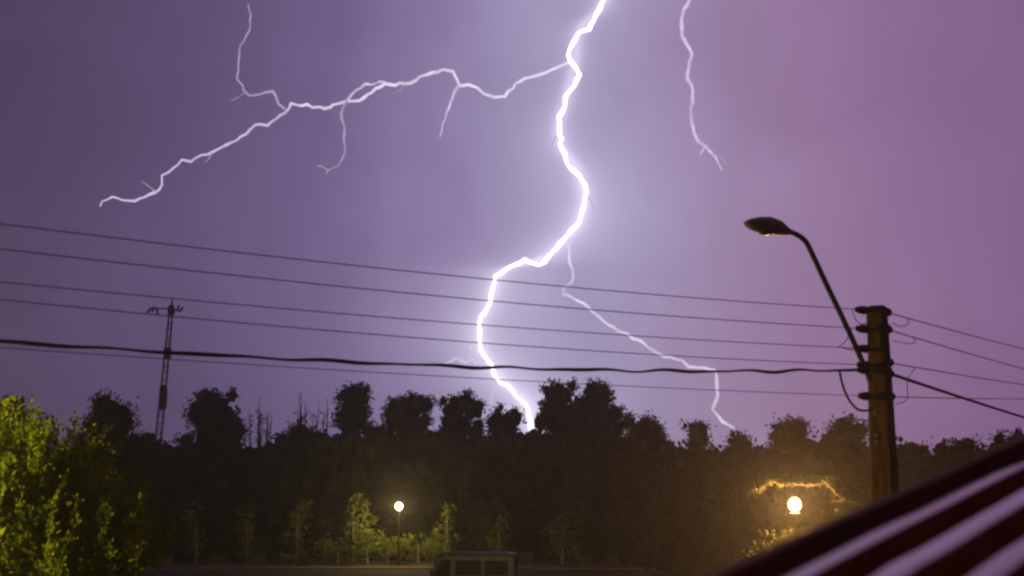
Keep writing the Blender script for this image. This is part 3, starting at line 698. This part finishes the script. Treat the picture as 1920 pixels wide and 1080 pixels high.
MB().lathe([(.15, -.6), (.36, -.5), (.42, 0), (.3, .4), (.15, .5)], mp_(hz_), n=10).build('headframe', MT['mast'], mast)
mb = MB(); mb.box(mp_(hz_ + .1, -1.15), (2.5, .12, .14)); mb.box(mp_(hz_ - .1, .75), (.9, .12, .14)); mb.build('crossarm', MT['mast'], mast)
for dx, dz, rz_ in ((-1.9, .0, 25), (-2.35, -.15, 35), (-1.45, -.25, -10), (.75, .1, 20), (1.1, -.05, 40)):
    m3 = Matrix.Rotation(R(rz_), 3, 'Y')
    MB().box(mp_(hz_ + dz, dx, -.15), (.22, .16, .7), m3).build('antenna', MT['mast'], mast, bevel=.04)
for py, hh, ww in ((662, .6, .8), (745, 1.3, .8)):
    z = at(305, py, MD).z
    MB().lathe([(.3, -hh), (ww * .5, -hh * .8), (ww * .55, hh * .6), (.3, hh)], mp_(z, .1, -.1), n=10).build('equipment_box', MT['mast'], mast)

# ------------------------------------------------------------------ parked van
VD = 72.0
vx0 = at(780, 1050, VD).x; vx1 = at(968, 1050, VD).x; VL = vx1 - vx0; vh = at(870, 1036, VD - 1).z
van = empty('parked_van', ((vx0 + vx1) / 2, VD, .004), R(-6), 'pale blue grey van with a dark roof parked on the road', 'van')
hw = .95
side = [(-VL/2, .45), (-VL/2 - .02, .95), (-VL/2 + .25, 1.25), (-VL/2 + .75, 1.42), (-VL/2 + 1.35, vh - .22), (-VL/2 + 1.7, vh - .09), (VL/2 - .1, vh - .1), (VL/2, vh - .3), (VL/2, .45)]
def extrude(prof, y0, y1):
    n = len(prof); v = [(x, y0, z) for x, z in prof] + [(x, y1, z) for x, z in prof]
    return v, [tuple(range(n)), tuple(range(2 * n - 1, n - 1, -1))] + [(i, i + n, (i + 1) % n + n, (i + 1) % n) for i in range(n)]
body = MB().add(*extrude(side, -hw, hw)).build('body', MT['van'], van, bevel=.06)
rf = MB().add(*extrude([(-VL/2 + 1.42, vh - .13), (-VL/2 + 1.75, vh - .03), (-VL/2 + 2.1, vh), (VL/2 - .3, vh - .01), (VL/2 - .02, vh - .08), (VL/2 + .004, vh - .2), (-VL/2 + 1.4, vh - .2)], -hw - .006, hw + .006)).build('roof', MT['vanroof'], van, bevel=.03)
for y in (-.7, .7):
    mb = MB(); mb.tube([(-VL/2 + 1.9, y, vh + .05), (VL/2 - .5, y, vh + .05)], .022, 6)
    for x in (-VL/2 + 1.9, 0, VL/2 - .5): mb.tube([(x, y, vh - .02), (x, y, vh + .05)], .018, 6)
    mb.build('roof_rail', MT['dark'], rf)
def pane(name, prof, y, par=van, m='windowglass'):
    return MB().add(*extrude(prof, y - .006, y + .006)).build(name, MT[m], par)
for s in (-1, 1):
    y = s * (hw + .003)
    dr = pane('door', [(-VL/2 + .9, .5), (-VL/2 + .85, 1.4), (-VL/2 + 1.38, vh - .28), (-VL/2 + 1.95, vh - .28), (-VL/2 + 1.95, .5)], y, m='van')
    pane('window', [(-VL/2 + .98, 1.46), (-VL/2 + 1.42, vh - .36), (-VL/2 + 1.87, vh - .36), (-VL/2 + 1.87, 1.46)], s * (hw + .010), dr)
    MB().box((-VL/2 + 1.8, s * (hw + .03), 1.2), (.16, .03, .04)).build('handle', MT['dark'], dr)
    mr = MB().box((-VL/2 + .92, s * (hw + .16), 1.62), (.12, .2, .3)).build('mirror', MT['dark'], van, bevel=.03)
    for x in (-VL/2 + .95, VL/2 - .95):
        wh = MB().lathe([(.18, -.1), (.30, -.11), (.335, -.07), (.335, .07), (.30, .11), (.18, .1)], (x, s * (hw - .1), .331), (0, 1, 0), 20).build('wheel', MT['rubber'], van, smooth=True)
        MB().lathe([(.02, -.115), (.19, -.112), (.2, .112), (.02, .115)], (x, s * (hw - .1), .331), (0, 1, 0), 14).build('rim', MT['steel'], wh)
    MB().box((-VL/2 + .06, s * .68, .98), (.2, .34, .2)).build('headlight', MT['glass'], van, bevel=.03)
    MB().box((VL/2 - .01, s * .86, 1.1), (.05, .12, .4)).build('tail_light', MT['porcelain'], van)
for s_ in (-1, 1):
    for x0_, x1_ in ((-VL/2 + 2.12, -VL/2 + 3.42), (-VL/2 + 3.56, VL/2 - .3)):
        pane('window', [(x0_, 1.5), (x0_, vh - .4), (x1_, vh - .4), (x1_, 1.5)], s_ * (hw + .003))
ws = MB(); c0 = Vector((-VL/2 + .72, 0, 1.42)); c1 = Vector((-VL/2 + 1.33, 0, vh - .25)); nn = Vector((-(c1 - c0).z, 0, (c1 - c0).x)).normalized() * .008
a = c0.lerp(c1, .06); b = c0.lerp(c1, .93)
ws.add([a + Vector((0, -.85, 0)) + nn, a + Vector((0, .85, 0)) + nn, b + Vector((0, .78, 0)) + nn, b + Vector((0, -.78, 0)) + nn], [(0, 1, 2, 3)]); ws.build('windscreen', MT['windowglass'], van)

# ------------------------------------------------------------------ lightning
LD = 1600.0
LB = {k: emit('lightning_' + k, c, s, False) for k, c, s in (('core', (.96, .92, 1.0), 2.4), ('branch', (.87, .76, 1.0), .86), ('faint', (.84, .68, 1.0), .74), ('dim', (.82, .68, 1.0), .46), ('low', (.88, .76, 1.0), .84))}
def channel(px_pts, w0, w1, m, name, parent, seed, jit=1.6):
    jit *= 1.6
    rng = np.random.RandomState(seed); P = []
    for i in range(len(px_pts) - 1):
        a, b = px_pts[i], px_pts[i + 1]; L = math.hypot(b[0] - a[0], b[1] - a[1]); n = max(1, int(L / 9))
        for k in range(n):
            q = k / n; j = rng.normal(size=2) * (jit if k else jit * .25); P.append((a[0] + (b[0] - a[0]) * q + j[0], a[1] + (b[1] - a[1]) * q + j[1]))
    P.append(px_pts[-1]); n = len(P)
    ph = rng.uniform(0, 6.28)
    W = []; D = []
    for i in range(n):
        q = i / (n - 1); W.append((w0 + (w1 - w0) * q) * (1 + .16 * math.sin(i * 1.7 + ph) + rng.uniform(-.1, .1)) * .5 * MPP(LD)); D.append(LD + 45 * math.sin(q * 5 + ph) - 45 * math.sin(ph))
    pm = BOLT[0]
    pts3 = [at(x, y, d_) - pm for (x, y), d_ in zip(P, D)]
    return MB().tube(pts3, W, 7).build(name, LB[m], parent, smooth=True)
foot = at(996, 885, LD)
BOLT = [Vector((foot.x, LD, foot.z))]
bolt = empty('lightning_bolt', tuple(BOLT[0]), 0, 'brilliant white lightning bolt striking down behind the tree line', 'lightning')
ch = channel(MAIN, 8.6, 5.8, 'core', 'channel', bolt, 1, 1.2)
# swelling where it strikes
channel([(989,765),(993,780),(995,795),(1001,830)], 9, 15, 'core', 'strike_point', bolt, 2, .5)
br = channel([(1066,117),(1052,124),(1025,136),(1002,142),(967,157),(947,181),(928,182),(908,177),(895,165),(879,159),(862,161),(850,134),(829,130),(799,141),(780,150),(759,157),(722,157)], 5.6, 6.2, 'branch', 'branch', bolt, 3, .9)
br2 = channel([(722,157),(673,189),(650,189),(607,204),(545,194)], 6.0, 5.2, 'branch', 'branch', bolt, 4, .9)
br3 = channel([(545,194),(533,212),(502,235),(479,233),(463,251),(432,268),(397,286),(378,290),(358,303),(341,299),(323,317),(304,329),(304,346),(292,360)], 5.2, 4.4, 'faint', 'branch', bolt, 5, .9)
channel([(292,360),(270,370),(253,377),(238,376),(211,369),(191,377),(188,386)], 5.5, 2.5, 'faint', 'twig', br3, 6, .7)
channel([(292,360),(280,350),(266,340)], 3, 1.2, 'dim', 'twig', br3, 7, .5)
channel([(722,154),(685,157),(662,175),(652,187)], 4.5, 4.5, 'faint', 'twig', br, 8, .7)
channel([(650,190),(640,212),(646,237),(644,264),(646,288),(634,311),(615,319),(595,311)], 5, 2.6, 'dim', 'twig', br2, 9, .8)
channel([(533,204),(522,194),(512,171),(498,173),(467,179),(457,169),(444,144),(448,109),(450,86),(467,58),(471,29),(465,8)], 5, 2.4, 'dim', 'twig', br3, 10, .8)
channel([(858,163),(852,173),(842,202),(830,233),(825,256)], 6, 2, 'faint', 'twig', br, 11, .6)
rb = channel([(1065,444),(1067,478),(1074,508),(1072,529),(1057,540),(1055,552),(1074,559),(1095,569),(1116,589),(1142,610),(1176,625),(1199,638),(1216,652),(1240,665),(1278,676),(1291,687),(1312,690),(1340,694),(1344,703),(1346,742),(1336,767),(1355,791),(1374,802),(1378,818),(1384,835)], 4.8, 5.6, 'low', 'branch', bolt, 12, .9)
channel([(912,676),(885,672),(872,681),(855,672),(834,682)], 5, 2.2, 'low', 'twig', bolt, 13, 1)
channel([(882,648),(884,668),(898,686),(914,690)], 3.5, 4.5, 'low', 'twig', bolt, 14, .7)
channel([(929,712),(924,735),(921,756)], 4, 2, 'low', 'twig', bolt, 15, .7)
for k, (pl, par) in enumerate((([(457,175),(444,184),(431,190)], br3), ([(397,286),(392,298),(382,306)], br3), ([(759,157),(751,169),(736,175)], br), ([(967,157),(975,166),(972,178)], br),
                               ([(1048,250),(1037,266),(1031,284)], bolt), ([(1098,363),(1110,379),(1113,396)], bolt), ([(1142,610),(1149,626),(1146,642)], rb), ([(615,319),(611,328)], br2))):
    channel(pl, 2.4, .8, 'dim', 'twig', par, 30 + k, .6)
f2 = at(1355, 321, LD); BOLT = [Vector((f2.x, LD, f2.z))]
bolt2 = empty('lightning_bolt', tuple(BOLT[0]), 0, 'faint thin lightning bolt ending in mid air above the street lamp', 'lightning')
c2 = channel([(1300,-60),(1296,-20),(1293,0),(1283,16),(1278,39),(1278,66),(1297,101),(1289,148),(1299,171),(1295,202),(1301,249),(1309,264),(1322,274)], 6.5, 6, 'faint', 'channel', bolt2, 16, .9)
channel([(1322,274),(1340,292),(1348,308),(1355,321)], 5.5, 3, 'faint', 'branch', bolt2, 17, 1)
channel([(1322,274),(1313,290)], 4.5, 2, 'faint', 'branch', bolt2, 18, .5)
channel([(1335,288),(1352,295),(1361,306),(1355,321)], 2.5, 2, 'dim', 'branch', bolt2, 19, .7)

# ------------------------------------------------------------------ damp night air
hm = bpy.data.materials.new('damp_air'); hm.use_nodes = True; t = hm.node_tree; t.nodes.clear()
o_ = t.nodes.new('ShaderNodeOutputMaterial'); pv = t.nodes.new('ShaderNodeVolumePrincipled')
pv.inputs['Color'].default_value = (.82, .80, .84, 1); pv.inputs['Density'].default_value = .00058; pv.inputs['Anisotropy'].default_value = .80
t.links.new(pv.outputs[0], o_.inputs['Volume'])
hz = MB().box((0, 0, 16.5), (5040, 5040, 35)).build('haze', hm)
tag(hz, 'thin damp night air glowing around the lit lamps', 'haze', kind='stuff')
